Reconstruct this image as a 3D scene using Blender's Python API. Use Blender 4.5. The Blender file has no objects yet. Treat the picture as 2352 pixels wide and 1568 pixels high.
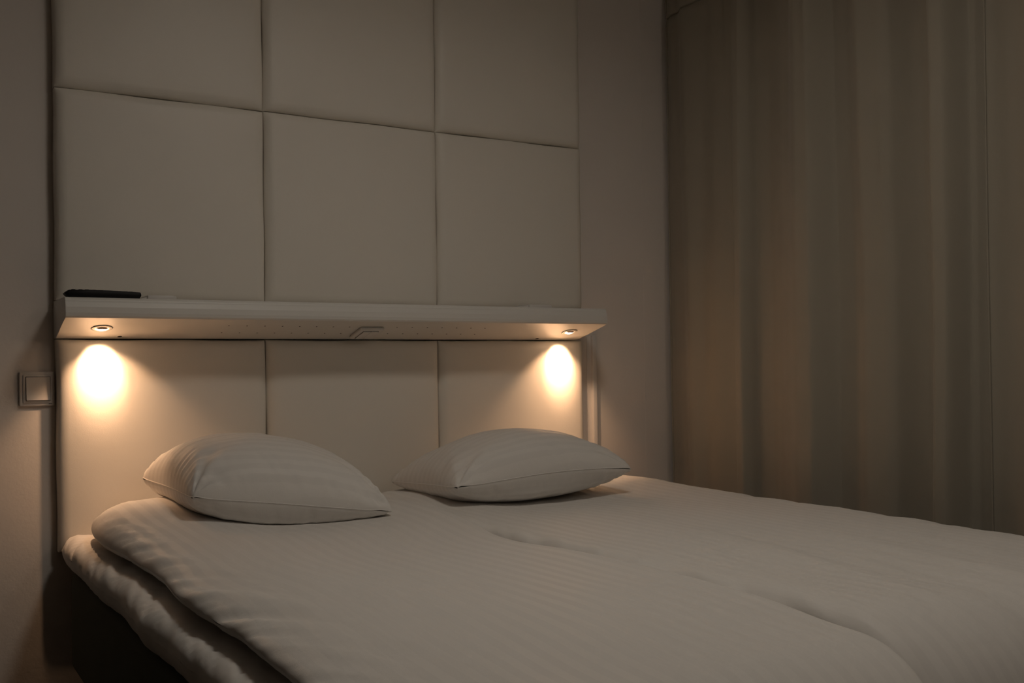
import bpy, bmesh, math, random
import numpy as np
from mathutils import Vector, Matrix, noise

random.seed(7)
scene = bpy.context.scene
COL = scene.collection

# ------------------------------------------------------------------ camera
CAM = Vector((-0.3679, -2.7807, 0.95))
YAW, PITCH, ROLL, FPX, SHY = 0.5454, 0.0052, -0.0129, 2381.2, 45.7
cam_data = bpy.data.cameras.new('camera')
cam = bpy.data.objects.new('camera', cam_data)
COL.objects.link(cam)
fw = Vector((math.sin(YAW) * math.cos(PITCH), math.cos(YAW) * math.cos(PITCH), math.sin(PITCH)))
rt = Vector((math.cos(YAW), -math.sin(YAW), 0.0))
up = rt.cross(fw)
rt2 = rt * math.cos(ROLL) + up * math.sin(ROLL)
up2 = up * math.cos(ROLL) - rt * math.sin(ROLL)
cam.matrix_world = Matrix(((rt2.x, up2.x, -fw.x, CAM.x), (rt2.y, up2.y, -fw.y, CAM.y),
                           (rt2.z, up2.z, -fw.z, CAM.z), (0, 0, 0, 1)))
cam_data.sensor_width = 36.0
cam_data.lens = 36.0 * FPX / 2352.0
cam_data.shift_y = SHY / 2352.0
cam_data.clip_start = 0.02
scene.camera = cam

# ------------------------------------------------------------------ world, lamps, exposure
world = bpy.data.worlds.new('night')
scene.world = world
world.use_nodes = True
world.node_tree.nodes['Background'].inputs[0].default_value = (0.0, 0.0, 0.0, 1)
world.node_tree.nodes['Background'].inputs[1].default_value = 0.0
vs = scene.view_settings
vs.view_transform = 'Standard'
vs.look = 'None'
vs.exposure = 0.0
vs.gamma = 1.0
vs.use_curve_mapping = False

CEIL_POS = (0.70, -1.46, 2.43)
CEIL_RADIUS = 0.17
CEIL_EMIT = 23.0
GLOBE_POS = (1.25, -3.55, 2.16)
GLOBE_RADIUS = 0.10
GLOBE_EMIT = 16.0
CEIL_COLOR = (1.0, 0.905, 0.785)
SPOT_POWER = 6.9
BEAM_POWER = 11.8
BEAM_AXIS = 42.0
BEAM_HALF = 29.0
SPOT_COLOR = (1.0, 0.58, 0.32)
SPOT_HALF = 51.0
SPOT_AXIS = 13.0
SPOT_SIGMA = 0.72     # beam width of the lens, radians
SPOT_BLEND = 0.45
SPOT_XS = (0.092, 1.480)

# ------------------------------------------------------------------ helpers
def setp(o, label=None, cat=None, group=None, kind=None):
    if label: o['label'] = label
    if cat: o['category'] = cat
    if group: o['group'] = group
    if kind: o['kind'] = kind
    return o

def empty(name, loc, label, cat, group=None):
    o = bpy.data.objects.new(name, None)
    COL.objects.link(o)
    o.location = loc
    o.empty_display_size = 0.05
    return setp(o, label, cat, group)

def link(name, me, mat, parent=None, smooth=True):
    if mat is not None and len(me.materials) == 0:
        me.materials.append(mat)
    if smooth:
        me.polygons.foreach_set('use_smooth', [True] * len(me.polygons))
    o = bpy.data.objects.new(name, me)
    COL.objects.link(o)
    if parent is not None:
        o.parent = parent
        # geometry is written in world coordinates: cancel the parent's offset
        o.matrix_parent_inverse = Matrix.Translation(-world_loc(parent))
    return o

def world_loc(o):
    v = Vector((0, 0, 0))
    while o is not None:
        if o.type == 'EMPTY':
            v += o.location
        o = o.parent
    return v

def mesh(name, verts, faces):
    me = bpy.data.meshes.new(name)
    me.from_pydata([tuple(map(float, v)) for v in verts], [], faces)
    me.update()
    return me

def grid_faces(nu, nv, off=0, flip=False, wrap=False):
    fs = []
    nn = nu if wrap else nu - 1
    for i in range(nn):
        i2 = (i + 1) % nu
        for j in range(nv - 1):
            a, b, c, d = off + i * nv + j, off + i2 * nv + j, off + i2 * nv + j + 1, off + i * nv + j + 1
            fs.append((a, d, c, b) if flip else (a, b, c, d))
    return fs

def box_bm(x0, x1, y0, y1, z0, z1, bevel=0.0, seg=2):
    bm = bmesh.new()
    bmesh.ops.create_cube(bm, size=1.0)
    for v in bm.verts:
        v.co = Vector(((x0 + x1) / 2 + v.co.x * (x1 - x0), (y0 + y1) / 2 + v.co.y * (y1 - y0), (z0 + z1) / 2 + v.co.z * (z1 - z0)))
    if bevel > 0:
        bmesh.ops.bevel(bm, geom=list(bm.edges), offset=bevel, segments=seg, profile=0.5, affect='EDGES')
    return bm

def bm_mesh(name, bm):
    bmesh.ops.recalc_face_normals(bm, faces=list(bm.faces))
    me = bpy.data.meshes.new(name)
    bm.to_mesh(me)
    bm.free()
    return me

def box(name, x0, x1, y0, y1, z0, z1, mat, parent=None, bevel=0.0, seg=2, smooth=False, xf=None):
    bm = box_bm(x0, x1, y0, y1, z0, z1, bevel, seg)
    if xf is not None:
        bmesh.ops.transform(bm, matrix=xf, verts=list(bm.verts))
    return link(name, bm_mesh(name, bm), mat, parent, smooth)

def extrude_profile(name, pts, axis_range, mat, parent=None, nseg=1, bevel=0.0, smooth=False):
    """pts: closed (y, z) outline; extruded along x."""
    bm = bmesh.new()
    vs_ = [bm.verts.new((axis_range[0], p[0], p[1])) for p in pts]
    f = bm.faces.new(vs_)
    r = bmesh.ops.extrude_face_region(bm, geom=[f])
    for g in r['geom']:
        if isinstance(g, bmesh.types.BMVert):
            g.co.x = axis_range[1]
    if bevel:
        ed = [e for e in bm.edges if abs(e.verts[0].co.x - e.verts[1].co.x) < 1e-6]
        bmesh.ops.bevel(bm, geom=ed, offset=bevel, segments=2, profile=0.5, affect='EDGES')
    return link(name, bm_mesh(name, bm), mat, parent, smooth)

def tube(name, pts, r, mat, parent=None, n=8, closed=False):
    pts = [Vector(p) for p in pts]
    m = len(pts)
    verts = []
    for i, p in enumerate(pts):
        a = pts[(i - 1) % m] if (closed or i > 0) else p
        b = pts[(i + 1) % m] if (closed or i < m - 1) else p
        t = (b - a).normalized()
        ref = Vector((0, 0, 1)) if abs(t.z) < 0.9 else Vector((1, 0, 0))
        s = t.cross(ref).normalized()
        w = s.cross(t)
        for k in range(n):
            an = 2 * math.pi * k / n
            verts.append(p + (s * math.cos(an) + w * math.sin(an)) * r)
    faces = []
    for i in range(m if closed else m - 1):
        i2 = (i + 1) % m
        for k in range(n):
            k2 = (k + 1) % n
            faces.append((i * n + k, i * n + k2, i2 * n + k2, i2 * n + k))
    if not closed:
        faces.append(tuple(range(n - 1, -1, -1)))
        faces.append(tuple((m - 1) * n + k for k in range(n)))
    return link(name, mesh(name, verts, faces), mat, parent, True)

def lathe(name, prof, mat, parent, xf, n=40, cap=False):
    """prof: (radius, height) list; revolved about local z, placed with matrix xf."""
    verts, faces = [], []
    for (r, h) in prof:
        for k in range(n):
            a = 2 * math.pi * k / n
            verts.append(xf @ Vector((r * math.cos(a), r * math.sin(a), h)))
    for i in range(len(prof) - 1):
        for k in range(n):
            k2 = (k + 1) % n
            faces.append((i * n + k, i * n + k2, (i + 1) * n + k2, (i + 1) * n + k))
    if cap:
        faces.append(tuple((len(prof) - 1) * n + k for k in range(n)))
    me = mesh(name, verts, faces)
    return link(name, me, mat, parent, True)

# ------------------------------------------------------------------ materials
def new_mat(name):
    m = bpy.data.materials.new(name)
    m.use_nodes = True
    nt = m.node_tree
    b = nt.nodes['Principled BSDF']
    return m, nt, b

def plain(name, col, rough=0.6, spec=0.4, bump=None, sheen=0.0, vary=0.0):
    m, nt, b = new_mat(name)
    b.inputs['Base Color'].default_value = (*col, 1)
    b.inputs['Roughness'].default_value = rough
    b.inputs['Specular IOR Level'].default_value = spec
    if sheen:
        b.inputs['Sheen Weight'].default_value = sheen
        b.inputs['Sheen Roughness'].default_value = 0.5
    tc = nt.nodes.new('ShaderNodeTexCoord')
    if vary:
        n = nt.nodes.new('ShaderNodeTexNoise')
        n.inputs['Scale'].default_value = 3.0
        n.inputs['Detail'].default_value = 4
        nt.links.new(tc.outputs['Object'], n.inputs['Vector'])
        mx = nt.nodes.new('ShaderNodeMix'); mx.data_type = 'RGBA'
        mx.inputs[6].default_value = (*[c * (1 - vary) for c in col], 1)
        mx.inputs[7].default_value = (*[min(1, c * (1 + vary)) for c in col], 1)
        nt.links.new(n.outputs['Fac'], mx.inputs[0])
        nt.links.new(mx.outputs[2], b.inputs['Base Color'])
    if bump:
        prev = None
        for (scale, dist, detail) in bump:
            n = nt.nodes.new('ShaderNodeTexNoise')
            n.inputs['Scale'].default_value = scale
            n.inputs['Detail'].default_value = detail
            nt.links.new(tc.outputs['Object'], n.inputs['Vector'])
            bp = nt.nodes.new('ShaderNodeBump')
            bp.inputs['Strength'].default_value = 1.0
            bp.inputs['Distance'].default_value = dist
            nt.links.new(n.outputs['Fac'], bp.inputs['Height'])
            if prev: nt.links.new(prev.outputs['Normal'], bp.inputs['Normal'])
            prev = bp
        nt.links.new(prev.outputs['Normal'], b.inputs['Normal'])
    return m

def linen(name, col, period, contrast, bump=0.0012):
    """white bed linen with woven satin stripes running along v of the UV map (metres)"""
    m, nt, b = new_mat(name)
    b.inputs['Roughness'].default_value = 0.75
    b.inputs['Specular IOR Level'].default_value = 0.25
    b.inputs['Sheen Weight'].default_value = 0.08
    uv = nt.nodes.new('ShaderNodeUVMap')
    uv.uv_map = 'cloth'
    sep = nt.nodes.new('ShaderNodeSeparateXYZ')
    nt.links.new(uv.outputs['UV'], sep.inputs[0])
    if period:
        mul = nt.nodes.new('ShaderNodeMath'); mul.operation = 'MULTIPLY'
        mul.inputs[1].default_value = 2 * math.pi / period
        nt.links.new(sep.outputs[0], mul.inputs[0])
        sn = nt.nodes.new('ShaderNodeMath'); sn.operation = 'SINE'
        nt.links.new(mul.outputs[0], sn.inputs[0])
        mr = nt.nodes.new('ShaderNodeMapRange')
        mr.inputs['From Min'].default_value = -0.18
        mr.inputs['From Max'].default_value = 0.18
        nt.links.new(sn.outputs[0], mr.inputs['Value'])
        mx = nt.nodes.new('ShaderNodeMix'); mx.data_type = 'RGBA'
        mx.inputs[6].default_value = (*[c * (1 - contrast) for c in col], 1)
        mx.inputs[7].default_value = (*col, 1)
        nt.links.new(mr.outputs[0], mx.inputs[0])
        nt.links.new(mx.outputs[2], b.inputs['Base Color'])
        rr = nt.nodes.new('ShaderNodeMapRange')
        rr.inputs['To Min'].default_value = 0.8
        rr.inputs['To Max'].default_value = 0.5
        nt.links.new(mr.outputs[0], rr.inputs['Value'])
        nt.links.new(rr.outputs[0], b.inputs['Roughness'])
    else:
        b.inputs['Base Color'].default_value = (*col, 1)
    tc = nt.nodes.new('ShaderNodeTexCoord')
    n1 = nt.nodes.new('ShaderNodeTexNoise'); n1.inputs['Scale'].default_value = 14; n1.inputs['Detail'].default_value = 5
    n1.inputs['Distortion'].default_value = 0.6
    n2 = nt.nodes.new('ShaderNodeTexNoise'); n2.inputs['Scale'].default_value = 900; n2.inputs['Detail'].default_value = 1
    for n in (n1, n2): nt.links.new(tc.outputs['Object'], n.inputs['Vector'])
    b1 = nt.nodes.new('ShaderNodeBump'); b1.inputs['Distance'].default_value = bump
    b2 = nt.nodes.new('ShaderNodeBump'); b2.inputs['Distance'].default_value = 0.00012
    nt.links.new(n1.outputs['Fac'], b1.inputs['Height'])
    nt.links.new(n2.outputs['Fac'], b2.inputs['Height'])
    nt.links.new(b1.outputs['Normal'], b2.inputs['Normal'])
    nt.links.new(b2.outputs['Normal'], b.inputs['Normal'])
    return m

def emission(name, col, strength):
    m = bpy.data.materials.new(name)
    m.use_nodes = True
    nt = m.node_tree
    nt.nodes.clear()
    e = nt.nodes.new('ShaderNodeEmission')
    e.inputs[0].default_value = (*col, 1)
    e.inputs[1].default_value = strength
    o = nt.nodes.new('ShaderNodeOutputMaterial')
    nt.links.new(e.outputs[0], o.inputs[0])
    return m

M_wall = plain('wall_paint', (0.79, 0.735, 0.685), 0.85, 0.25, bump=[(130, 0.0003, 3), (14, 0.0008, 2)], vary=0.015)
M_brown = plain('brown_wall', (0.26, 0.20, 0.15), 0.7, 0.3, bump=[(40, 0.0004, 3)], vary=0.1)
M_ceil = plain('ceiling_paint', (0.88, 0.85, 0.81), 0.9, 0.2, bump=[(90, 0.0006, 2)])
M_floor = plain('floor_carpet', (0.09, 0.075, 0.06), 0.95, 0.1, bump=[(500, 0.002, 2)], vary=0.15)
M_panel = plain('leatherette', (0.83, 0.785, 0.71), 0.42, 0.35, bump=[(450, 0.00012, 3), (11, 0.0011, 3)], vary=0.012)
M_shelf = plain('white_laminate', (0.76, 0.74, 0.70), 0.38, 0.45, bump=[(60, 0.00008, 2)])
M_plastic = plain('white_plastic', (0.72, 0.69, 0.66), 0.35, 0.5, bump=[(80, 0.00004, 1)])
M_hole = plain('dark_hole', (0.02, 0.018, 0.016), 0.9, 0.1)
M_black = plain('black_plastic', (0.008, 0.008, 0.009), 0.55, 0.25, bump=[(300, 0.00005, 1)])
M_button = plain('dark_rubber', (0.02, 0.02, 0.022), 0.7, 0.2, bump=[(300, 0.00005, 1)])
M_base = plain('bed_base_fabric', (0.11, 0.11, 0.088), 0.95, 0.1, bump=[(900, 0.0006, 2), (90, 0.0004, 2)], vary=0.25)
M_leg = plain('dark_wood', (0.03, 0.025, 0.02), 0.5, 0.4, bump=[(40, 0.0003, 2)])
M_curtain = plain('curtain_cloth', (0.37, 0.335, 0.272), 0.85, 0.2, bump=[(700, 0.0002, 2), (22, 0.0012, 2)], sheen=0.15)
M_metal = plain('white_metal', (0.7, 0.68, 0.65), 0.3, 0.5)
M_chrome = plain('lamp_ring', (0.78, 0.74, 0.68), 0.3, 0.5)
M_hood = plain('lamp_hood', (0.30, 0.20, 0.14), 0.5, 0.4)
M_duvet = linen('striped_linen', (0.78, 0.75, 0.715), 0.0325, 0.038)
M_pillow = linen('pillow_linen', (0.78, 0.75, 0.715), 0.030, 0.035, bump=0.0016)
M_sheet = linen('plain_sheet', (0.78, 0.75, 0.715), 0, 0, bump=0.0016)
M_lamp_glow = emission('ceiling_diffuser', CEIL_COLOR, CEIL_EMIT)
M_led = emission('reading_led', (1.0, 0.68, 0.42), 30.0)

# ------------------------------------------------------------------ room shell
WALL_Y = 0.035
def struct(o):
    o['kind'] = 'structure'
    return o
struct(box('floor', -3.2, 2.2, -5.2, 0.2, -0.1, 0.0, M_floor))
struct(box('ceiling', -3.2, 2.2, -5.2, 0.2, 2.45, 2.55, M_ceil))
struct(box('wall_back', -3.2, 2.2, WALL_Y, WALL_Y + 0.1, 0.0, 2.45, M_wall))
struct(box('wall_right', 2.08, 2.18, -5.2, WALL_Y, 0.0, 2.45, M_wall))
struct(box('wall_left', -3.2, -3.1, -5.2, WALL_Y, 0.0, 2.45, M_brown))
struct(box('wall_front', -3.1, 2.08, -5.2, -5.1, 0.0, 2.45, M_brown))

wb = bpy.data.objects['wall_back']
box('wallpaper_seam', 1.8745, 1.8757, WALL_Y - 0.0005, WALL_Y + 0.001, 0.0, 2.45, M_wall, wb)

# ------------------------------------------------------------------ upholstered wall panels
PW = 0.53
ZA = 1.6605
ROWS = [(ZA, ZA + PW), (ZA - PW, ZA), (ZA - PW - 0.0978 - PW, ZA - PW - 0.0978)]

def edge_axis(n_in, R, W):
    e = [R * (1 - math.cos(math.pi / 2 * k / 7)) for k in range(8)]
    mid = np.linspace(R, W - R, n_in + 2)[1:-1]
    return np.array(e + list(mid) + [W - q for q in reversed(e)])

def make_panel(name, parent, x0, z0, W, Hh, seed):
    rnd = random.Random(seed)
    R, D, crown = 0.027, 0.018, 0.007
    xs, zs = edge_axis(22, R, W), edge_axis(22, R, Hh)
    gap = 0.0008
    def rise(e, R):
        t = np.clip(e / R, 0, 1)
        return np.sqrt(np.clip(1 - (1 - t) ** 2, 0, 1))
    verts = []
    ph = [rnd.uniform(0, 6.28) for _ in range(4)]
    for x in xs:
        for z in zs:
            ex, ez = min(x, W - x), min(z, Hh - z)
            r = float(rise(ex, R) * rise(ez, R))
            u, v = x / W, z / Hh
            c = (16 * u * (1 - u) * v * (1 - v)) ** 0.6
            # soft edge waviness of the stretched cover
            wob = 0.0006 * math.sin(u * 9 + ph[0]) * math.sin(v * 7 + ph[1])
            px = x0 + gap + x * (W - 2 * gap) / W
            pz = z0 + gap + z * (Hh - 2 * gap) / Hh
            px += 0.0010 * math.sin(v * 11 + ph[2]) * (1 - rise(ex, 0.02))
            pz += 0.0010 * math.sin(u * 11 + ph[3]) * (1 - rise(ez, 0.02))
            y = 0.006 - D * r - crown * c - wob * r
            verts.append((px, y, pz))
    nx, nz = len(xs), len(zs)
    faces = grid_faces(nx, nz)
    # sides back to the wall
    ring = [i * nz for i in range(nx)] + [(nx - 1) * nz + j for j in range(1, nz)] + \
           [i * nz + nz - 1 for i in range(nx - 2, -1, -1)] + [j for j in range(nz - 2, 0, -1)]
    base = len(verts)
    for k in ring:
        verts.append((verts[k][0], WALL_Y, verts[k][2]))
    n = len(ring)
    for k in range(n):
        k2 = (k + 1) % n
        faces.append((ring[k2], ring[k], base + k, base + k2))
    return link(name, mesh(name, verts, faces), M_panel, parent)

panelling = empty('wall_panelling', (0.795, WALL_Y, ROWS[2][0]),
                  'cream leatherette wall panelling of nine padded squares behind the bed', 'wall panelling')
k = 0
for (z0, z1) in ROWS:
    for c in range(3):
        make_panel('panel', panelling, c * PW, z0, PW, z1 - z0, 11 + k)
        k += 1

# ------------------------------------------------------------------ shelf above the bed
SH_X0, SH_X1 = -0.002, 1.570
SH_TOP, SH_BOT = 1.1285, 1.0345
def under_z(y):                       # underside plane, rising towards the room
    return SH_BOT + (-y) * (1.079 - SH_BOT) / 0.163
shelf = empty('bed_shelf', (0.785, 0.0, SH_BOT), 'long white shelf with slanted underside mounted across the padded panels', 'shelf')
prof = [(WALL_Y - 0.001, SH_TOP), (-0.146, SH_TOP)]
for q in range(1, 8):
    a = q / 7 * math.pi / 2
    prof.append((-0.146 - 0.016 * math.sin(a), SH_TOP - 0.012 + 0.012 * math.cos(a)))
prof += [(-0.1655, SH_TOP - 0.024), (-0.1665, 1.091), (-0.1655, 1.083), (-0.1625, 1.0788), (-0.12, under_z(-0.12)), (-0.0, SH_BOT), (WALL_Y - 0.001, SH_BOT)]
extrude_profile('shelf_body', prof, (SH_X0, SH_X1), M_shelf, shelf, bevel=0.0015)
# rows of small drilled holes in the underside
tilt = math.atan2(1.079 - SH_BOT, 0.163)
UN = Vector((0, -math.sin(tilt), -math.cos(tilt)))           # underside normal, down and out
UY = Vector((0, math.cos(tilt), -math.sin(tilt)))            # along the underside towards the wall
def under_frame(x, y):
    p = Vector((x, y, under_z(y)))
    X = UY.cross(UN)
    return Matrix(((X.x, UY.x, UN.x, p.x), (X.y, UY.y, UN.y, p.y), (X.z, UY.z, UN.z, p.z), (0, 0, 0, 1)))
hole_me = None
def hole(x, y, r, name='drilled_hole'):
    global hole_me
    if hole_me is None:
        n = 10
        vs_ = [(math.cos(2 * math.pi * q / n), math.sin(2 * math.pi * q / n), 0.0) for q in range(n)]
        vs2 = [(0.8 * a, 0.8 * b, 0.12) for a, b, _ in vs_]
        hole_me = mesh('drilled_hole', vs_ + vs2, [(q, (q + 1) % n, n + (q + 1) % n, n + q) for q in range(n)] + [tuple(n + q for q in range(n))])
        hole_me.materials.append(M_hole)
    o = bpy.data.objects.new(name, hole_me)
    COL.objects.link(o)
    o.parent = shelf
    o.matrix_parent_inverse = Matrix.Translation(-shelf.location)
    o.matrix_basis = under_frame(x, y) @ Matrix.Diagonal((r, r, 0.003, 1))
for q in range(17):
    x = 0.397 + q * 0.0476
    if not (0.74 < x < 0.81): hole(x, -0.113, 0.0022)
    if not (0.73 < x - 0.003 < 0.82): hole(x - 0.003, -0.055, 0.0022)
hole(0.146, -0.018, 0.006, 'screw_hole')
hole(1.405, -0.014, 0.006, 'screw_hole')

# ------------------------------------------------------------------ recessed reading lights in the shelf
def reading_light(x, label, tilt_x):
    y = -0.086
    fr = under_frame(x, y)
    loc = fr.translation
    t = empty('reading_light', loc, label, 'reading light', 'reading lights under the shelf')
    # flat outer ring standing off the shelf by a shadow gap
    lathe('outer_ring', [(0.0245, -0.0005), (0.0250, 0.0012), (0.0238, 0.0022), (0.0160, 0.0024), (0.0145, 0.0018), (0.0140, 0.0)], M_chrome, t, fr)
    lathe('shadow_gap', [(0.0258, 0.0004), (0.0244, 0.0006)], M_hole, t, fr)
    # glowing lens dome, half hidden by a hood on the room side
    k_ = 0.80
    lathe('lamp_lens', [(r_ * k_, 0.0012 + (h_ - 0.0012) * k_) for r_, h_ in [(0.0165, 0.0012), (0.0158, 0.0032), (0.0130, 0.0052), (0.0085, 0.0066), (0.0040, 0.0072), (0.0005, 0.0073)]], M_led, t, fr, cap=True)
    verts, faces, nh = [], [], 25
    hp = [(0.0176, 0.0016), (0.0172, 0.0040), (0.0155, 0.0058), (0.0128, 0.0072), (0.0120, 0.0069), (0.0150, 0.0052), (0.0166, 0.0036), (0.0168, 0.0016)]
    for q in range(nh):
        an = -math.pi / 2 + (q / (nh - 1) - 0.5) * math.radians(170)
        tp = math.cos((q / (nh - 1) - 0.5) * math.pi * 0.98) ** 0.5
        for (r_, h_) in hp:
            verts.append(fr @ Vector((k_ * r_ * math.cos(an), k_ * r_ * math.sin(an), 0.0016 + (h_ - 0.0016) * tp * k_)))
    m_ = len(hp)
    for q in range(nh - 1):
        for e in range(m_):
            faces.append((q * m_ + e, q * m_ + (e + 1) % m_, (q + 1) * m_ + (e + 1) % m_, (q + 1) * m_ + e))
    faces += [tuple(range(m_)), tuple((nh - 1) * m_ + e for e in range(m_ - 1, -1, -1))]
    link('lamp_hood', mesh('lamp_hood', verts, faces), M_hood, t)
    ld = bpy.data.lights.new('reading_spot', 'SPOT')
    ld.energy = SPOT_POWER
    ld.color = SPOT_COLOR
    ld.spot_size = math.radians(2 * SPOT_HALF)
    ld.spot_blend = SPOT_BLEND
    ld.shadow_soft_size = 0.008
    # beam profile of the lens: bell-shaped about the axis
    ld.use_nodes = True
    nt = ld.node_tree
    em = nt.nodes['Emission']
    tc = nt.nodes.new('ShaderNodeTexCoord')
    nm = nt.nodes.new('ShaderNodeVectorMath'); nm.operation = 'NORMALIZE'
    sp_ = nt.nodes.new('ShaderNodeSeparateXYZ')
    nt.links.new(tc.outputs['Normal'], nm.inputs[0])
    nt.links.new(nm.outputs[0], sp_.inputs[0])
    def mth(op, a, b=None):
        n = nt.nodes.new('ShaderNodeMath'); n.operation = op
        for i_, v in enumerate((a, b)):
            if v is None: continue
            if isinstance(v, (int, float)): n.inputs[i_].default_value = v
            else: nt.links.new(v, n.inputs[i_])
        return n.outputs[0]
    ang = mth('ARCCOSINE', mth('MINIMUM', mth('ABSOLUTE', sp_.outputs[2]), 1.0))
    q2 = mth('MULTIPLY', mth('DIVIDE', ang, SPOT_SIGMA), mth('DIVIDE', ang, SPOT_SIGMA))
    nt.links.new(mth('POWER', 2.71828, mth('MULTIPLY', q2, -1.0)), em.inputs[1])
    lo = bpy.data.objects.new('reading_spot', ld)
    COL.objects.link(lo)
    a = math.radians(SPOT_AXIS)
    d = Vector((tilt_x, math.sin(a), -math.cos(a)))
    lo.parent = t
    lo.location = UN * 0.0085
    lo.rotation_euler = d.to_track_quat('-Z', 'Y').to_euler()
    # the concentrated beam of the lens, swivelled to the wall
    bd = bpy.data.lights.new('reading_beam', 'SPOT')
    bd.energy = BEAM_POWER
    bd.color = SPOT_COLOR
    bd.spot_size = math.radians(2 * BEAM_HALF)
    bd.spot_blend = 0.9
    bd.shadow_soft_size = 0.008
    bo = bpy.data.objects.new('reading_beam', bd)
    COL.objects.link(bo)
    bo.parent = t
    bo.location = UN * 0.0085
    a = math.radians(BEAM_AXIS)
    bo.rotation_euler = Vector((0.05, math.sin(a), -math.cos(a))).to_track_quat('-Z', 'Y').to_euler()
reading_light(SPOT_XS[0], 'lit recessed reading light under the shelf end next to the remote control', 0.09)
reading_light(SPOT_XS[1], 'lit recessed reading light under the shelf end nearest the curtain', -0.03)

# ------------------------------------------------------------------ double rocker switch under the shelf
sw = empty('shelf_switch', under_frame(0.792, -0.07).translation, 'small white double rocker switch fixed under the middle of the shelf', 'switch')
fr = under_frame(0.797, -0.074)
def plate(name, x0, x1, y0, y1, h0, h1, mat, parent, bev, frm):
    return box(name, x0, x1, y0, y1, h0, h1, mat, parent, bevel=bev, seg=3, smooth=True, xf=frm)
plate('switch_frame', -0.036, 0.036, -0.044, 0.044, 0.0, 0.0095, M_plastic, sw, 0.004, fr)
for sx in (-1, 1):
    x0, x1 = (-0.0225, -0.0009) if sx < 0 else (0.0009, 0.0225)
    plate('rocker', x0, x1, -0.030, 0.034, 0.006, 0.0115 if sx < 0 else 0.0122, M_plastic, sw, 0.0008, fr)
box('rocker_gap', -0.0232, 0.0232, -0.0307, 0.0347, 0.0085, 0.0102, M_hole, sw, xf=fr)

# ------------------------------------------------------------------ things on the shelf
remote = empty('remote_control', (0.09, -0.125, SH_TOP), 'black remote control lying on the shelf', 'remote control')
def remote_body():
    # section stations along x: (x, z_bottom, z_top, half width)
    st = [(0.0000, 0.0085, 0.0098, 0.014), (0.004, 0.0045, 0.0135, 0.018), (0.0095, 0.0006, 0.0175, 0.0205), (0.05, 0.0, 0.0186, 0.022), (0.10, 0.0, 0.0180, 0.022),
          (0.155, 0.0, 0.0160, 0.0215), (0.170, 0.0, 0.0152, 0.0210), (0.1718, 0.0035, 0.0148, 0.0205), (0.1735, 0.0060, 0.0095, 0.019)]
    verts, n = [], 16
    for (x, zb, zt, hw) in st:
        for q in range(n):
            a = 2 * math.pi * q / n
            cx, cz = math.cos(a), math.sin(a)
            sx = math.copysign(abs(cx) ** 0.22, cx); sz = math.copysign(abs(cz) ** 0.22, cz)
            verts.append((x, -0.127 + hw * sx, SH_TOP + (zb + zt) / 2 + (zt - zb) / 2 * sz))
    m = len(st)
    faces = [(i * n + q, (i + 1) * n + q, (i + 1) * n + (q + 1) % n, i * n + (q + 1) % n) for i in range(m - 1) for q in range(n)]
    faces += [tuple(range(n)), tuple((m - 1) * n + q for q in range(n - 1, -1, -1))]
    bm = bmesh.new()
    me = mesh('tmp', verts, faces)
    bm.from_mesh(me)
    return bm_mesh('remote_body', bm)
link('remote_body', remote_body(), M_black, remote)
for bi, bx in enumerate([0.02, 0.036, 0.05, 0.066, 0.082, 0.096, 0.110, 0.124, 0.138, 0.15]):
    zt = SH_TOP + 0.0184 - max(0, (bx - 0.05)) * 0.026
    for by in (-0.138, -0.127, -0.116):
        box('remote_button', bx - 0.0045, bx + 0.0045, by - 0.0035, by + 0.0035, zt - 0.002, zt + 0.0009, M_button, remote, bevel=0.0008, seg=1)

def cover_plate(x0, x1, ramp, label):
    t = empty('cover_plate', ((x0 + x1) / 2, -0.09, SH_TOP), label, 'cover plate', 'low white plates on the shelf')
    extr = [(x0 + ramp, SH_TOP), (x1, SH_TOP), (x1, SH_TOP + 0.0085), (x0 + ramp, SH_TOP + 0.0095)]
    bm = bmesh.new()
    fr_ = [bm.verts.new((x, -0.128, z)) for x, z in extr]
    f = bm.faces.new(fr_)
    r = bmesh.ops.extrude_face_region(bm, geom=[f])
    for g in r['geom']:
        if isinstance(g, bmesh.types.BMVert): g.co.y = -0.05
    bmesh.ops.bevel(bm, geom=list(bm.edges), offset=0.0009, segments=2, profile=0.5, affect='EDGES')
    link('plate_body', bm_mesh('plate_body', bm), M_plastic, t)
    # slanted leading end
    bm = bmesh.new()
    fr_ = [bm.verts.new((x, -0.122, z)) for x, z in [(x0, SH_TOP), (x0 + ramp, SH_TOP), (x0 + ramp, SH_TOP + 0.0068), (x0 + 0.001, SH_TOP + 0.001)]]
    f = bm.faces.new(fr_)
    r = bmesh.ops.extrude_face_region(bm, geom=[f])
    for g in r['geom']:
        if isinstance(g, bmesh.types.BMVert): g.co.y = -0.056
    link('slanted_end', bm_mesh('slanted_end', bm), M_plastic, t, False)
    box('plate_lid', x0 + ramp + 0.004, x1 - 0.004, -0.120, -0.058, SH_TOP + 0.0078, SH_TOP + 0.0102, M_plastic, t, bevel=0.0007)
cover_plate(0.177, 0.262, 0.016, 'low white plastic plate on the shelf beside the remote control')
cover_plate(1.266, 1.387, 0.040, 'low white plastic plate with slanted end on the shelf near the curtain')

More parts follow.
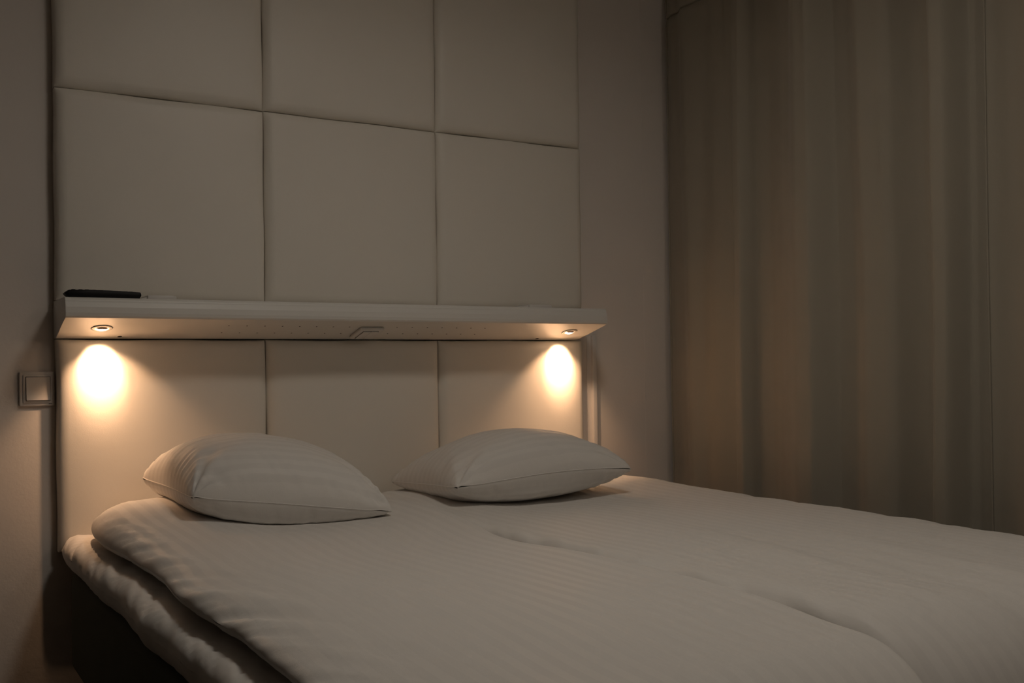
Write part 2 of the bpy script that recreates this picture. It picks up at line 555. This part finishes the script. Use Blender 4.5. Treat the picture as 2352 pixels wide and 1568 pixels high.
# ------------------------------------------------------------------ wall switch left of the panels
wsw = empty('wall_switch', (-0.0405, WALL_Y, 0.867), 'square white light switch on the wall beside the padded panels', 'light switch')
fx0, fx1, fz0, fz1 = -0.0825, -0.0015, 0.8675, 0.9535
box('switch_frame', fx0, fx1, WALL_Y - 0.0085, WALL_Y, fz0, fz1, M_plastic, wsw, bevel=0.0035, seg=3, smooth=True)
box('inner_frame', fx0 + 0.0085, fx1 - 0.0075, WALL_Y - 0.0105, WALL_Y - 0.004, fz0 + 0.0075, fz1 - 0.0085, M_plastic, wsw, bevel=0.0012, seg=2, smooth=True)
rx0, rx1, rz0, rz1 = -0.0665, -0.0125, 0.8825, 0.9395
box('rocker_gap', rx0 - 0.0011, rx1 + 0.0011, WALL_Y - 0.01085, WALL_Y - 0.006, rz0 - 0.0013, rz1 + 0.0011, M_hole, wsw)
def rocker():
    # face leans: top pressed in, bottom standing proud, with a shallow dish
    n = 14
    verts = []
    for i in range(n + 1):
        for j in range(n + 1):
            u, v = i / n, j / n
            y = WALL_Y - 0.0115 - 0.0042 * (1 - v) + 0.0012 * 16 * u * (1 - u) * v * (1 - v)
            verts.append((rx0 + u * (rx1 - rx0), y, rz0 + v * (rz1 - rz0)))
    faces = grid_faces(n + 1, n + 1)
    m = n + 1
    ring = [i * m for i in range(m)] + [n * m + j for j in range(1, m)] + [i * m + n for i in range(n - 1, -1, -1)] + [j for j in range(n - 1, 0, -1)]
    b = len(verts)
    for q in ring: verts.append((verts[q][0], WALL_Y - 0.005, verts[q][2]))
    for q in range(len(ring)):
        q2 = (q + 1) % len(ring)
        faces.append((ring[q2], ring[q], b + q, b + q2))
    return mesh('rocker', verts, faces)
link('rocker', rocker(), M_plastic, wsw, smooth=False)
for q, (mx0, mx1, mz) in enumerate([(-0.0155, -0.0125, 0.8722), (-0.0119, -0.0096, 0.8720), (-0.0092, -0.0080, 0.8722)]):
    box('printed_mark', mx0, mx1, WALL_Y - 0.0087, WALL_Y - 0.0083, mz, mz + 0.0013, M_hole, wsw)

# ------------------------------------------------------------------ cable trunking at the right end of the panels
trk = empty('cable_trunking', (1.648, WALL_Y, 0.2), 'narrow white cable trunking running down the wall from the shelf end', 'cable trunking')
box('trunking_base', 1.630, 1.663, WALL_Y - 0.003, WALL_Y, 0.20, 1.05, M_plastic, trk, bevel=0.001)
box('trunking_cover', 1.646, 1.662, WALL_Y - 0.015, WALL_Y - 0.002, 0.20, 1.05, M_plastic, trk, bevel=0.0015, seg=3, smooth=True)

# ------------------------------------------------------------------ bed base
bed = empty('box_bed', (0.8, -1.0, 0.0), 'dark charcoal fabric box bed under the white mattress', 'bed')
def base_box(x0, x1):
    bm = box_bm(x0, x1, -1.885, -0.055, 0.225, 0.468, 0.022, 4)
    return link('box_base', bm_mesh('box_base', bm), M_base, bed)
base_box(0.018, 0.806)
base_box(0.810, 1.60)
for lx in (0.09, 0.73, 0.89, 1.52):
    for ly in (-0.15, -1.78):
        lathe('leg', [(0.030, 0.0), (0.030, 0.19), (0.034, 0.2255)], M_leg, bed, Matrix.Translation((lx, ly, 0.0)), n=20)

# ------------------------------------------------------------------ soft slabs: mattress and duvets
def fbm(x, y, z, oct=3):
    return noise.fractal(Vector((x, y, z)), 1.0, 2.0, oct)

def pr(e, R, p=2.0):
    if R <= 0: return 1.0
    t = min(max(e / R, 0.0), 1.0)
    return (1 - (1 - t) ** p) ** (1 / p)

def axis(L, R0, R1, n, step0=9, step1=9):
    a = [R0 * (1 - math.cos(math.pi / 2 * k / step0)) for k in range(step0)]
    m = list(np.linspace(R0, L - R1, n))
    b = [L - R1 * (1 - math.cos(math.pi / 2 * k / step1)) for k in range(step1 - 1, -1, -1)]
    return a + m + b

def slab(name, mat, y0, z0, L, xl, xr, R, hm, top, bot, bend=None, ns=90, nt=200, ripple=None, parent=None, stripes=0.0):
    """closed soft slab lying on z0. xl(l), xr(l): sides; top(x,l): height; R=(left,right,head,foot) roundings;
    hm(x,l): height of the side seam; bend=(l0,Rb): hangs down past l0."""
    ts = axis(L, R[2], R[3], nt)
    us = axis(1.0, R[0] / 0.8, R[1] / 0.8, ns)
    nS, nT = len(us), len(ts)
    V, UV = [], []
    def place(x, l, h):
        if bend and l > bend[0]:
            l0, Rb = bend
            a = (l - l0) / (Rb)
            if a < math.pi / 2:
                return (x, y0 - l0 - (Rb + h) * math.sin(a), z0 - Rb + (Rb + h) * math.cos(a))
            d = (a - math.pi / 2) * Rb
            return (x, y0 - l0 - (Rb + h), z0 - Rb - d)
        return (x, y0 - l, z0 + h)
    for side in (0, 1):
        for s in us:
            for l in ts:
                a, b = xl(l), xr(l)
                w = b - a
                x = a + s * w
                eL, eR = s * w, (1 - s) * w
                p_ = pr(eL, R[0]) * pr(eR, R[1]) * pr(l, R[2]) * pr(L - l, R[3])
                m_ = hm(x, l)
                if side == 0:
                    h = m_ + (top(x, l) - m_) * p_
                    if ripple: h += ripple(x, l, eL, eR, L) * min(1.0, p_ * 1.6 + 0.15)
                    dx = 0
                else:
                    h = m_ - (m_ - bot) * p_
                    if ripple: h += 0.35 * ripple(x + 3.3, l, eL, eR, L) * (1 - p_)
                V.append(place(x, l, h))
    # uv: arc length across the mean row so that stripes keep their width over the edge
    top_n = nS * nT
    mid = nT // 2
    arc = [0.0]
    for i in range(1, nS):
        p0, p1 = Vector(V[(i - 1) * nT + mid]), Vector(V[i * nT + mid])
        arc.append(arc[-1] + (p1 - p0).length)
    F = grid_faces(nS, nT, 0, flip=True) + grid_faces(nS, nT, top_n)
    me = mesh(name, V, F)
    bm = bmesh.new()
    bm.from_mesh(me)
    uvl = bm.loops.layers.uv.new('cloth')
    bm.verts.ensure_lookup_table()
    for f in bm.faces:
        for lp in f.loops:
            q = lp.vert.index % top_n
            i, j = q // nT, q % nT
            wob = 0.006 * math.sin(ts[j] * 3.1 + 1.0 + arc[i] * 2) + 0.003 * math.sin(ts[j] * 9.0 + arc[i] * 4)
            lp[uvl].uv = (arc[i] + wob, ts[j])
    bmesh.ops.remove_doubles(bm, verts=list(bm.verts), dist=1e-5)
    bmesh.ops.recalc_face_normals(bm, faces=list(bm.faces))
    me2 = bpy.data.meshes.new(name)
    bm.to_mesh(me2)
    bm.free()
    bpy.data.meshes.remove(me)
    return link(name, me2, mat, parent)

MAT_Z = 0.468
MT = 0.078
def mat_ripple(x, l, eL, eR, L):
    d = min(eL, eR)
    g = math.exp(-(d / 0.07) ** 2)
    v = fbm(l * 15 + d * 34, d * 7, 2.0, 3)
    v2 = 0.5 - abs(fbm(l * 30 + d * 85, d * 10, 5.0, 2)) * 1.6
    hd = math.exp(-(l / 0.08) ** 2) * fbm(x * 22, l * 7, 1.0, 2)
    return g * (0.007 * v + 0.0060 * v2) + 0.004 * hd + 0.002 * fbm(x * 3, l * 3, 7.0, 2)
mattress = slab('mattress', M_sheet, -0.014, MAT_Z, 1.90,
                lambda l: -0.001 + 0.004 * math.exp(-l / 0.03) + 0.010 * fbm(l * 6, 1.7, 0.3, 3) + 0.012 * min(1, l),
                lambda l: 1.605 + 0.006 * fbm(l * 5, 4.7, 0.3, 2),
                (0.036, 0.05, 0.022, 0.11), lambda x, l: 0.043 + 0.006 * fbm(l * 8, x * 2, 9.0, 2), lambda x, l: MT, 0.0, ns=70, nt=210, ripple=mat_ripple)
setp(mattress, 'white sheeted mattress showing a creased edge above the dark bed base', 'mattress')

DUV_Z = MAT_Z + MT + 0.001
def gauss(v, c, s): return math.exp(-((v - c) / s) ** 2)

# opening of the seam between the two duvets, as a function of the distance from the head end
def seam_gap(l):
    return 0.056 * gauss(l, 0.90, 0.22) + 0.052 * gauss(l, 1.78, 0.18) + 0.075 * gauss(l, 1.98, 0.13) + 0.012 * gauss(l, 0.10, 0.10)

def left_top(x, l):
    h = 0.053
    h += 0.044 * gauss(l, 0.17, 0.19) * gauss(x, 0.26, 0.28)          # plump head end
    h += 0.012 * gauss(l, 0.42, 0.30)
    h -= 0.018 * gauss(x, 0.46, 0.20) * gauss(l, 0.45, 0.16)           # pressed in by the pillow
    h += 0.010 * gauss(x, 0.25, 0.14) * gauss(l, 1.05, 0.5)
    h += 0.007 * fbm(x * 2.6, l * 1.6, 3.0, 2)
    return h
def left_ripple(x, l, eL, eR, L):
    g = math.exp(-(eL / 0.075) ** 2)
    v = fbm(l * 9 - eL * 16, eL * 5, 12.0, 3) * 0.011 + (0.5 - 1.6 * abs(fbm(l * 21 - eL * 50, eL * 6, 2.0, 2))) * 0.0055
    hd = math.exp(-(l / 0.07) ** 2) * (0.008 * fbm(x * 14 + l * 12, l * 5, 4.0, 2))
    mid = 0.0016 * fbm(x * 7 + l * 2.0, l * 3.0, 6.0, 3) + 0.0022 * (0.35 - 1.5 * abs(fbm(x * 4.0 - l * 0.9, l * 0.8, 57.0, 2)))
    return g * v + hd + mid
left_duvet = slab('duvet', M_duvet, -0.062, DUV_Z, 2.33,
                  lambda l: 0.050 + 0.044 * math.exp(-l / 0.05) - 0.012 * gauss(l, 0.3, 0.2) + 0.010 * fbm(l * 3.4, 8.1, 0.0, 2),
                  lambda l: 0.788 - seam_gap(l) - 0.03 * math.exp(-l / 0.05) + 0.004 * fbm(l * 6, 3.1, 0.0, 2),
                  (0.095, 0.022, 0.085, 0.03), lambda x, l: 0.022 + 0.012 * gauss(x, 0.1, 0.1) + 0.016 * min(1.0, max(0, (x - 0.6) / 0.15)), left_top, 0.0,
                  bend=(1.80, 0.12), ns=110, nt=250, ripple=left_ripple)
setp(left_duvet, 'white striped duvet on the near half of the bed, above the dark bed base', 'duvet', 'duvets on the bed')

def right_top(x, l):
    h = 0.051
    h += 0.018 * gauss(l, 0.15, 0.2) * gauss(x, 0.95, 0.2)
    h += 0.012 * gauss(l, 0.2, 0.25) * gauss(x, 1.5, 0.2)
    h -= 0.012 * gauss(x, 1.15, 0.22) * gauss(l, 0.40, 0.16)
    h += 0.010 * gauss(x, 0.86, 0.07) * gauss(l, 1.80, 0.3)
    # long soft folds running down the bed
    c = 1.12 - 0.10 * (l - 1.0) + 0.015 * math.sin(l * 7)
    h += 0.007 * (1 / (1 + math.exp(-(x - c) / 0.010)) - 0.5) * gauss(l, 1.35, 0.5) * -1.0
    c2 = 1.28 - 0.16 * (l - 1.3)
    h += 0.005 * gauss(x, c2, 0.03) * gauss(l, 1.7, 0.4)
    h += 0.007 * fbm(x * 2.6 + 7, l * 1.5, 3.0, 2)
    return h
def right_ripple(x, l, eL, eR, L):
    g = math.exp(-(eL / 0.05) ** 2)
    v = fbm(l * 10 + eL * 14, eL * 5, 22.0, 3) * 0.010
    g2 = math.exp(-(eR / 0.06) ** 2)
    v2 = fbm(l * 12 + eR * 14, eR * 5, 25.0, 3) * 0.008
    hd = math.exp(-(l / 0.06) ** 2) * (0.009 * fbm(x * 16 + l * 12, l * 5, 4.0, 2))
    mid = 0.0018 * fbm(x * 8 + l * 2.5, l * 2.6, 16.0, 3)
    ft = min(1.0, max(0.0, (l - 1.0) / 0.5))
    mid += ft * 0.0045 * (0.35 - 1.5 * abs(fbm(x * 6.5 + l * 1.6, l * 0.7, 33.0, 2)))
    mid += 0.0030 * (0.35 - 1.5 * abs(fbm(x * 5.0 + l * 1.1, l * 0.8, 47.0, 2)))
    return g * v + g2 * v2 + hd + mid
right_duvet = slab('duvet', M_duvet, -0.062, DUV_Z, 2.33,
                   lambda l: 0.768 + 0.03 * math.exp(-l / 0.05) + 0.006 * fbm(l * 3.4, 18.1, 0.0, 2),
                   lambda l: 1.665 - 0.03 * math.exp(-l / 0.045) + 0.010 * fbm(l * 3.0, 13.1, 0.0, 2),
                   (0.036, 0.085, 0.075, 0.03), lambda x, l: 0.026, right_top, 0.0,
                   bend=(1.70, 0.13), ns=120, nt=250, ripple=right_ripple)
setp(right_duvet, 'white striped duvet on the half of the bed next to the curtain', 'duvet', 'duvets on the bed')

def duvet_z(x, y):
    l = max(0.0, -0.062 - y)
    return DUV_Z + (left_top(x, l) if x < 0.78 else right_top(x, l))

# ------------------------------------------------------------------ pillows
def pillow(name, label, A, B, C, D, T, skew, crest, seed, Tb=0.07, tail=0.45, lift=0.0):
    """A back-left, B front-left, C front-right, D back-right seam corners; T height of the crown over the seam."""
    A, B, C, D = map(Vector, (A, B, C, D))
    nu, nv = 96, 74
    def sp(n):
        t = np.linspace(0, 1, n)
        return 0.5 - 0.5 * np.cos(np.pi * t) * (0.55 + 0.45 * np.abs(np.cos(np.pi * t)) ** 0.5) / 1.0
    US, VS = sp(nu), sp(nv)
    US[0], US[-1], VS[0], VS[-1] = 0, 1, 0, 1
    def mid(u, v):
        # sides draw in between the corners
        bu = 0.045 * (4 * v * (1 - v)) ** 0.8
        bv = 0.030 * (4 * u * (1 - u)) ** 0.8
        uu = u + bu * (1 - 2 * u)
        vv = v + bv * (1 - 2 * v)
        cc = (abs(2 * u - 1) * abs(2 * v - 1)) ** 7
        uu += (0.5 - uu) * 0.07 * cc
        vv += (0.5 - vv) * 0.07 * cc
        p = (A * (1 - uu) + D * uu) * vv + (B * (1 - uu) + C * uu) * (1 - vv)
        p = p + Vector((0, 0, lift * math.sin(math.pi * u ** 1.3) * (1 - v)))
        return p, uu, vv
    def seam_sag(u, v):
        # the seam line dips towards the middle of the long front side
        return 0.0
    V, W = [], []
    for side in (0, 1):
        for u in US:
            for v in VS:
                p, uu, vv = mid(u, v)
                us_ = u ** skew
                fu = (4 * us_ * (1 - us_)); fv = 4 * v * (1 - v)
                f = max(fu, 0) ** (0.52 if us_ < 0.5 else tail) * max(fv, 0) ** 0.50
                du, dv = min(u, 1 - u), min(v, 1 - v)
                # pinched corners
                corner = math.exp(-((du / 0.10) ** 2 + (dv / 0.12) ** 2))
                f *= (1 - 0.30 * corner)
                if side == 0:
                    h = T * f * crest(u, v)
                    # gathers running in from the seams
                    e1 = du * 0.5
                    e2 = dv * 0.42
                    g1 = math.exp(-(e1 / 0.085)) * (1 - math.exp(-e1 / 0.006))
                    g2 = math.exp(-(e2 / 0.06)) * (1 - math.exp(-e2 / 0.006))
                    r1 = (0.4 - 1.5 * abs(fbm(v * 17, u * 2.2, seed + (5 if u > .5 else 0), 1))) * 0.013
                    r2 = (0.45 - 1.5 * abs(fbm(u * 9 + v * 3, v * 2.2, seed + 9 + (5 if v > .5 else 0), 2))) * 0.008
                    for (cu, cv, amp, ph) in ((0, 0, 0.0095, 1.0), (1, 0, 0.0115, 2.2), (0, 1, 0.004, 0.3), (1, 1, 0.004, 4.0)):
                        qx, qy = abs(u - cu) * 0.5, abs(v - cv) * 0.42
                        rr = math.hypot(qx, qy)
                        an_ = math.atan2(qy, qx)
                        h += amp * math.sin(an_ * 11 + ph + 2.5 * fbm(an_ * 2, rr * 6, seed, 1)) * math.exp(-rr / 0.10) * (1 - math.exp(-rr / 0.03)) * min(1, du * 25) * min(1, dv * 25)
                    h += g1 * r1 + g2 * r2 + 0.0022 * f * fbm(u * 5 + v * 2, v * 4, seed + 3.3, 3)
                    h = max(h, 0.012 * f)
                    p = p + Vector((0, 0, h))
                    # belly over the front seam
                    out = (B - A).normalized()
                    sm = min(1.0, v / 0.16); sm = sm * sm * (3 - 2 * sm)
                    p = p + out * (0.020 * sm * max(fu, 0) ** 0.6 * (1 - v) ** 3)
                else:
                    h = Tb * f
                    e1 = du * 0.5; e2 = dv * 0.42
                    g2 = math.exp(-(e2 / 0.05)) * (1 - math.exp(-e2 / 0.006))
                    g1 = math.exp(-(e1 / 0.06)) * (1 - math.exp(-e1 / 0.006))
                    h += g2 * (0.45 - 1.5 * abs(fbm(u * 11, v * 2, seed + 21, 2))) * 0.012 + g1 * fbm(v * 13, u * 2, seed + 31, 3) * 0.008
                    out = (B - A).normalized()
                    sm = min(1.0, v / 0.16); sm = sm * sm * (3 - 2 * sm)
                    p = p + out * (0.042 * sm * max(fu, 0) ** 0.8 * (1 - v) ** 2.5)
                    h = max(h, 0.010 * f)
                    zz = p.z - h
                    zf = duvet_z(p.x, p.y) - 0.010
                    # settle softly on the duvet
                    k_ = 0.012
                    zz = zf + k_ * math.log1p(math.exp(min(40, (zz - zf) / k_))) if zz - zf < 0.2 else zz
                    zz = min(zz, p.z)
                    p = Vector((p.x, p.y, zz))
                V.append(p)
    n = nu * nv
    F = grid_faces(nu, nv, 0, flip=False) + grid_faces(nu, nv, n, flip=True)
    me = mesh(name, V, F)
    bm = bmesh.new(); bm.from_mesh(me)
    uvl = bm.loops.layers.uv.new('cloth')
    for f in bm.faces:
        for lp in f.loops:
            q = lp.vert.index % n
            lp[uvl].uv = (VS[q % nv] * 0.50 + 0.004 * math.sin(US[q // nv] * 7), US[q // nv] * 0.6)
    bmesh.ops.remove_doubles(bm, verts=list(bm.verts), dist=1e-5)
    bmesh.ops.recalc_face_normals(bm, faces=list(bm.faces))
    me2 = bpy.data.meshes.new(name); bm.to_mesh(me2); bm.free()
    root = empty('pillow', (A + B + C + D) / 4 - Vector((0, 0, Tb * 0.9)), label, 'pillow', 'pillows on the bed')
    link('pillow_case', me2, M_pillow, root)
    # sewn edge running round the case
    loop = [V[i * nv] for i in range(nu)] + [V[(nu - 1) * nv + j] for j in range(1, nv)] + \
           [V[i * nv + nv - 1] for i in range(nu - 2, -1, -1)] + [V[j] for j in range(nv - 2, 0, -1)]
    keep = [loop[0]]
    for p in loop[1:]:
        if (p - keep[-1]).length > 0.003: keep.append(p)
    tube('edge_seam', keep, 0.0014, M_pillow, root, n=6, closed=True)
    return root

pillow('pillow', 'plump white pillow on the near duvet below the remote control',
       (0.164, -0.088, 0.687), (0.190, -0.505, 0.677), (0.662, -0.578, 0.612), (0.650, -0.165, 0.672),
       0.130, 0.80, lambda u, v: 1.0 + 0.05 * u, 40.0, Tb=0.085, tail=0.40)
pillow('pillow', 'flatter white pillow on the far duvet below the light nearest the curtain',
       (0.828, -0.110, 0.632), (0.840, -0.503, 0.650), (1.400, -0.535, 0.666), (1.372, -0.140, 0.650),
       0.124, 0.92, lambda u, v: 1.0, 71.0, Tb=0.085, lift=0.014)

# ------------------------------------------------------------------ curtains
CX = 1.958
def cos_interp(pts, y):
    if y >= pts[0][0]: return pts[0][1]
    for (y0, v0), (y1, v1) in zip(pts, pts[1:]):
        if y1 <= y <= y0:
            t = (y0 - y) / (y0 - y1)
            t = t * t * (3 - 2 * t)
            return v0 + (v1 - v0) * t
    return pts[-1][1]
# (distance along the window wall, offset into the room): crests and hollows of the folds
F1 = [(0.018, 0.003), (-0.07, -0.006), (-0.13, -0.016), (-0.19, -0.008), (-0.26, -0.014), (-0.33, -0.008), (-0.378, -0.026), (-0.395, -0.026), (-0.43, -0.004), (-0.48, 0.0),
      (-0.56, -0.014), (-0.655, -0.036), (-0.69, -0.036), (-0.75, -0.006), (-0.79, -0.004), (-0.85, -0.016), (-0.90, -0.012), (-1.0, 0.012), (-1.03, 0.010),
      (-1.085, -0.024), (-1.11, -0.022), (-1.15, 0.008), (-1.18, 0.013), (-1.26, 0.022)]
F2 = [(-1.19, 0.0075), (-1.22, 0.009), (-1.26, 0.006), (-1.36, -0.012), (-1.42, 0.024), (-1.52, -0.014), (-1.60, 0.020), (-1.72, -0.016), (-1.84, 0.02), (-1.96, -0.016), (-2.08, 0.02),
      (-2.22, -0.016), (-2.36, 0.02), (-2.5, -0.016), (-2.62, 0.012)]
def curtain(label, pts, y0, y1, ny, side):
    zs = list(np.linspace(0.03, 2.10, 60)) + [2.13, 2.150, 2.153, 2.1545, 2.156, 2.159, 2.18, 2.22, 2.26, 2.29]
    ys = np.linspace(y0, y1, ny)
    root = empty('curtain', (CX, (y0 + y1) / 2, 0.03), label, 'curtain', 'window curtains')
    front, back = [], []
    for y in ys:
        for z in zs:
            t = z / 2.3
            yy = y + 0.010 * fbm(z * 0.9, y * 1.5, side, 2)
            a = cos_interp(pts, yy + 0.02 * (t - 0.6) * math.sin(y * 9))
            amp = 2.2 + 0.4 * fbm(y * 2.2, z * 0.7, side + 4.0, 2)
            hang = 1.0 if z < 2.1 else max(0.35, 1 - (z - 2.1) * 2.6)
            a *= amp * hang
            # tight gathers near the heading, fading downwards
            ga = max(0.0, (z - 1.25) / 1.0)
            a += 0.006 * ga * math.sin(y * 70 + 2.0 * math.sin(y * 11)) * (1.0 if y > -0.3 else 0.45)
            a += 0.003 * fbm(y * 5, z * 0.8, side + 8.0, 2)
            crease = -0.007 * math.exp(-((z - 2.1545) / 0.0022) ** 2)
            hem = 0.0016 if abs(y - y0) < 0.02 else 0.0
            x = CX - hem + 0.010 + 0.016 * (1 - t) * gauss(y, 0.0, 0.1) + a - crease
            front.append((x, y, z))
            back.append((x + 0.0022, y, z))
    nz = len(zs)
    n = len(front)
    F = grid_faces(ny, nz, 0, flip=True) + grid_faces(ny, nz, n)
    for i in range(ny - 1):
        for j in (0, nz - 1):
            q = [i * nz + j, (i + 1) * nz + j, n + (i + 1) * nz + j, n + i * nz + j]
            F.append(tuple(q))
    for j in range(nz - 1):
        for i in (0, ny - 1):
            F.append((i * nz + j, i * nz + j + 1, n + i * nz + j + 1, n + i * nz + j))
    me = mesh('curtain_cloth', front + back, F)
    bm = bmesh.new(); bm.from_mesh(me)
    link('curtain_cloth', bm_mesh('curtain_cloth', bm), M_curtain, root)
    # turned side hems
    for e, i in ((0, 0), (1, ny - 1)):
        col_ = [Vector(front[i * nz + j]) + Vector((-0.0005, 0, 0)) for j in range(nz)]
        tube('side_hem', col_[::2], 0.0030, M_curtain, root, n=6)
    return root
curtain('grey beige curtain hanging in soft folds beside the padded panels', F1, 0.018, -1.26, 320, 0.0)
curtain('grey beige curtain at the right edge of the view overlapping its neighbour', F2, -1.194, -2.62, 260, 0.0)
track = empty('curtain_track', (CX, -1.3, 2.29), 'white curtain track on the ceiling above both curtains', 'curtain track')
box('track_rail', CX - 0.012, CX + 0.012, -2.75, 0.02, 2.295, 2.318, M_metal, track, bevel=0.002)
for by in (-0.1, -0.9, -1.7, -2.5):
    box('track_bracket', CX - 0.009, CX + 0.009, by - 0.012, by + 0.012, 2.317, 2.45, M_metal, track, bevel=0.002)

# ------------------------------------------------------------------ ceiling lamp (above the frame)
lamp = empty('ceiling_lamp', (CEIL_POS[0], CEIL_POS[1], 2.45), 'round white ceiling lamp over the bed', 'ceiling lamp')
xf = Matrix.Translation(Vector((CEIL_POS[0], CEIL_POS[1], 2.45)))
lathe('lamp_housing', [(0.0, 0.0), (CEIL_RADIUS + 0.012, 0.0), (CEIL_RADIUS + 0.014, -0.075), (CEIL_RADIUS + 0.004, -0.078), (CEIL_RADIUS, -0.072), (CEIL_RADIUS, -0.022)], M_metal, lamp, xf, n=48)
lathe('lamp_diffuser', [(CEIL_RADIUS, -0.024), (CEIL_RADIUS * 0.7, -0.027), (0.001, -0.029)], M_lamp_glow, lamp, xf, n=48, cap=True)

# second lamp of the room: opal globe hanging near the entrance, behind the camera
globe = empty('globe_lamp', GLOBE_POS, 'opal glass globe pendant near the entrance', 'pendant lamp')
gx = Matrix.Translation(Vector(GLOBE_POS))
M_globe = emission('opal_globe', CEIL_COLOR, GLOBE_EMIT)
lathe('globe_shade', [(GLOBE_RADIUS * math.sin(math.pi * q / 24) + 1e-4, -GLOBE_RADIUS * math.cos(math.pi * q / 24)) for q in range(23)], M_globe, globe, gx, n=40)
lathe('globe_cap', [(0.045, GLOBE_RADIUS * 0.88), (0.040, GLOBE_RADIUS + 0.02), (0.006, GLOBE_RADIUS + 0.03), (0.006, 0.27), (0.05, 0.275), (0.05, 0.29)], M_metal, globe, gx, n=24)
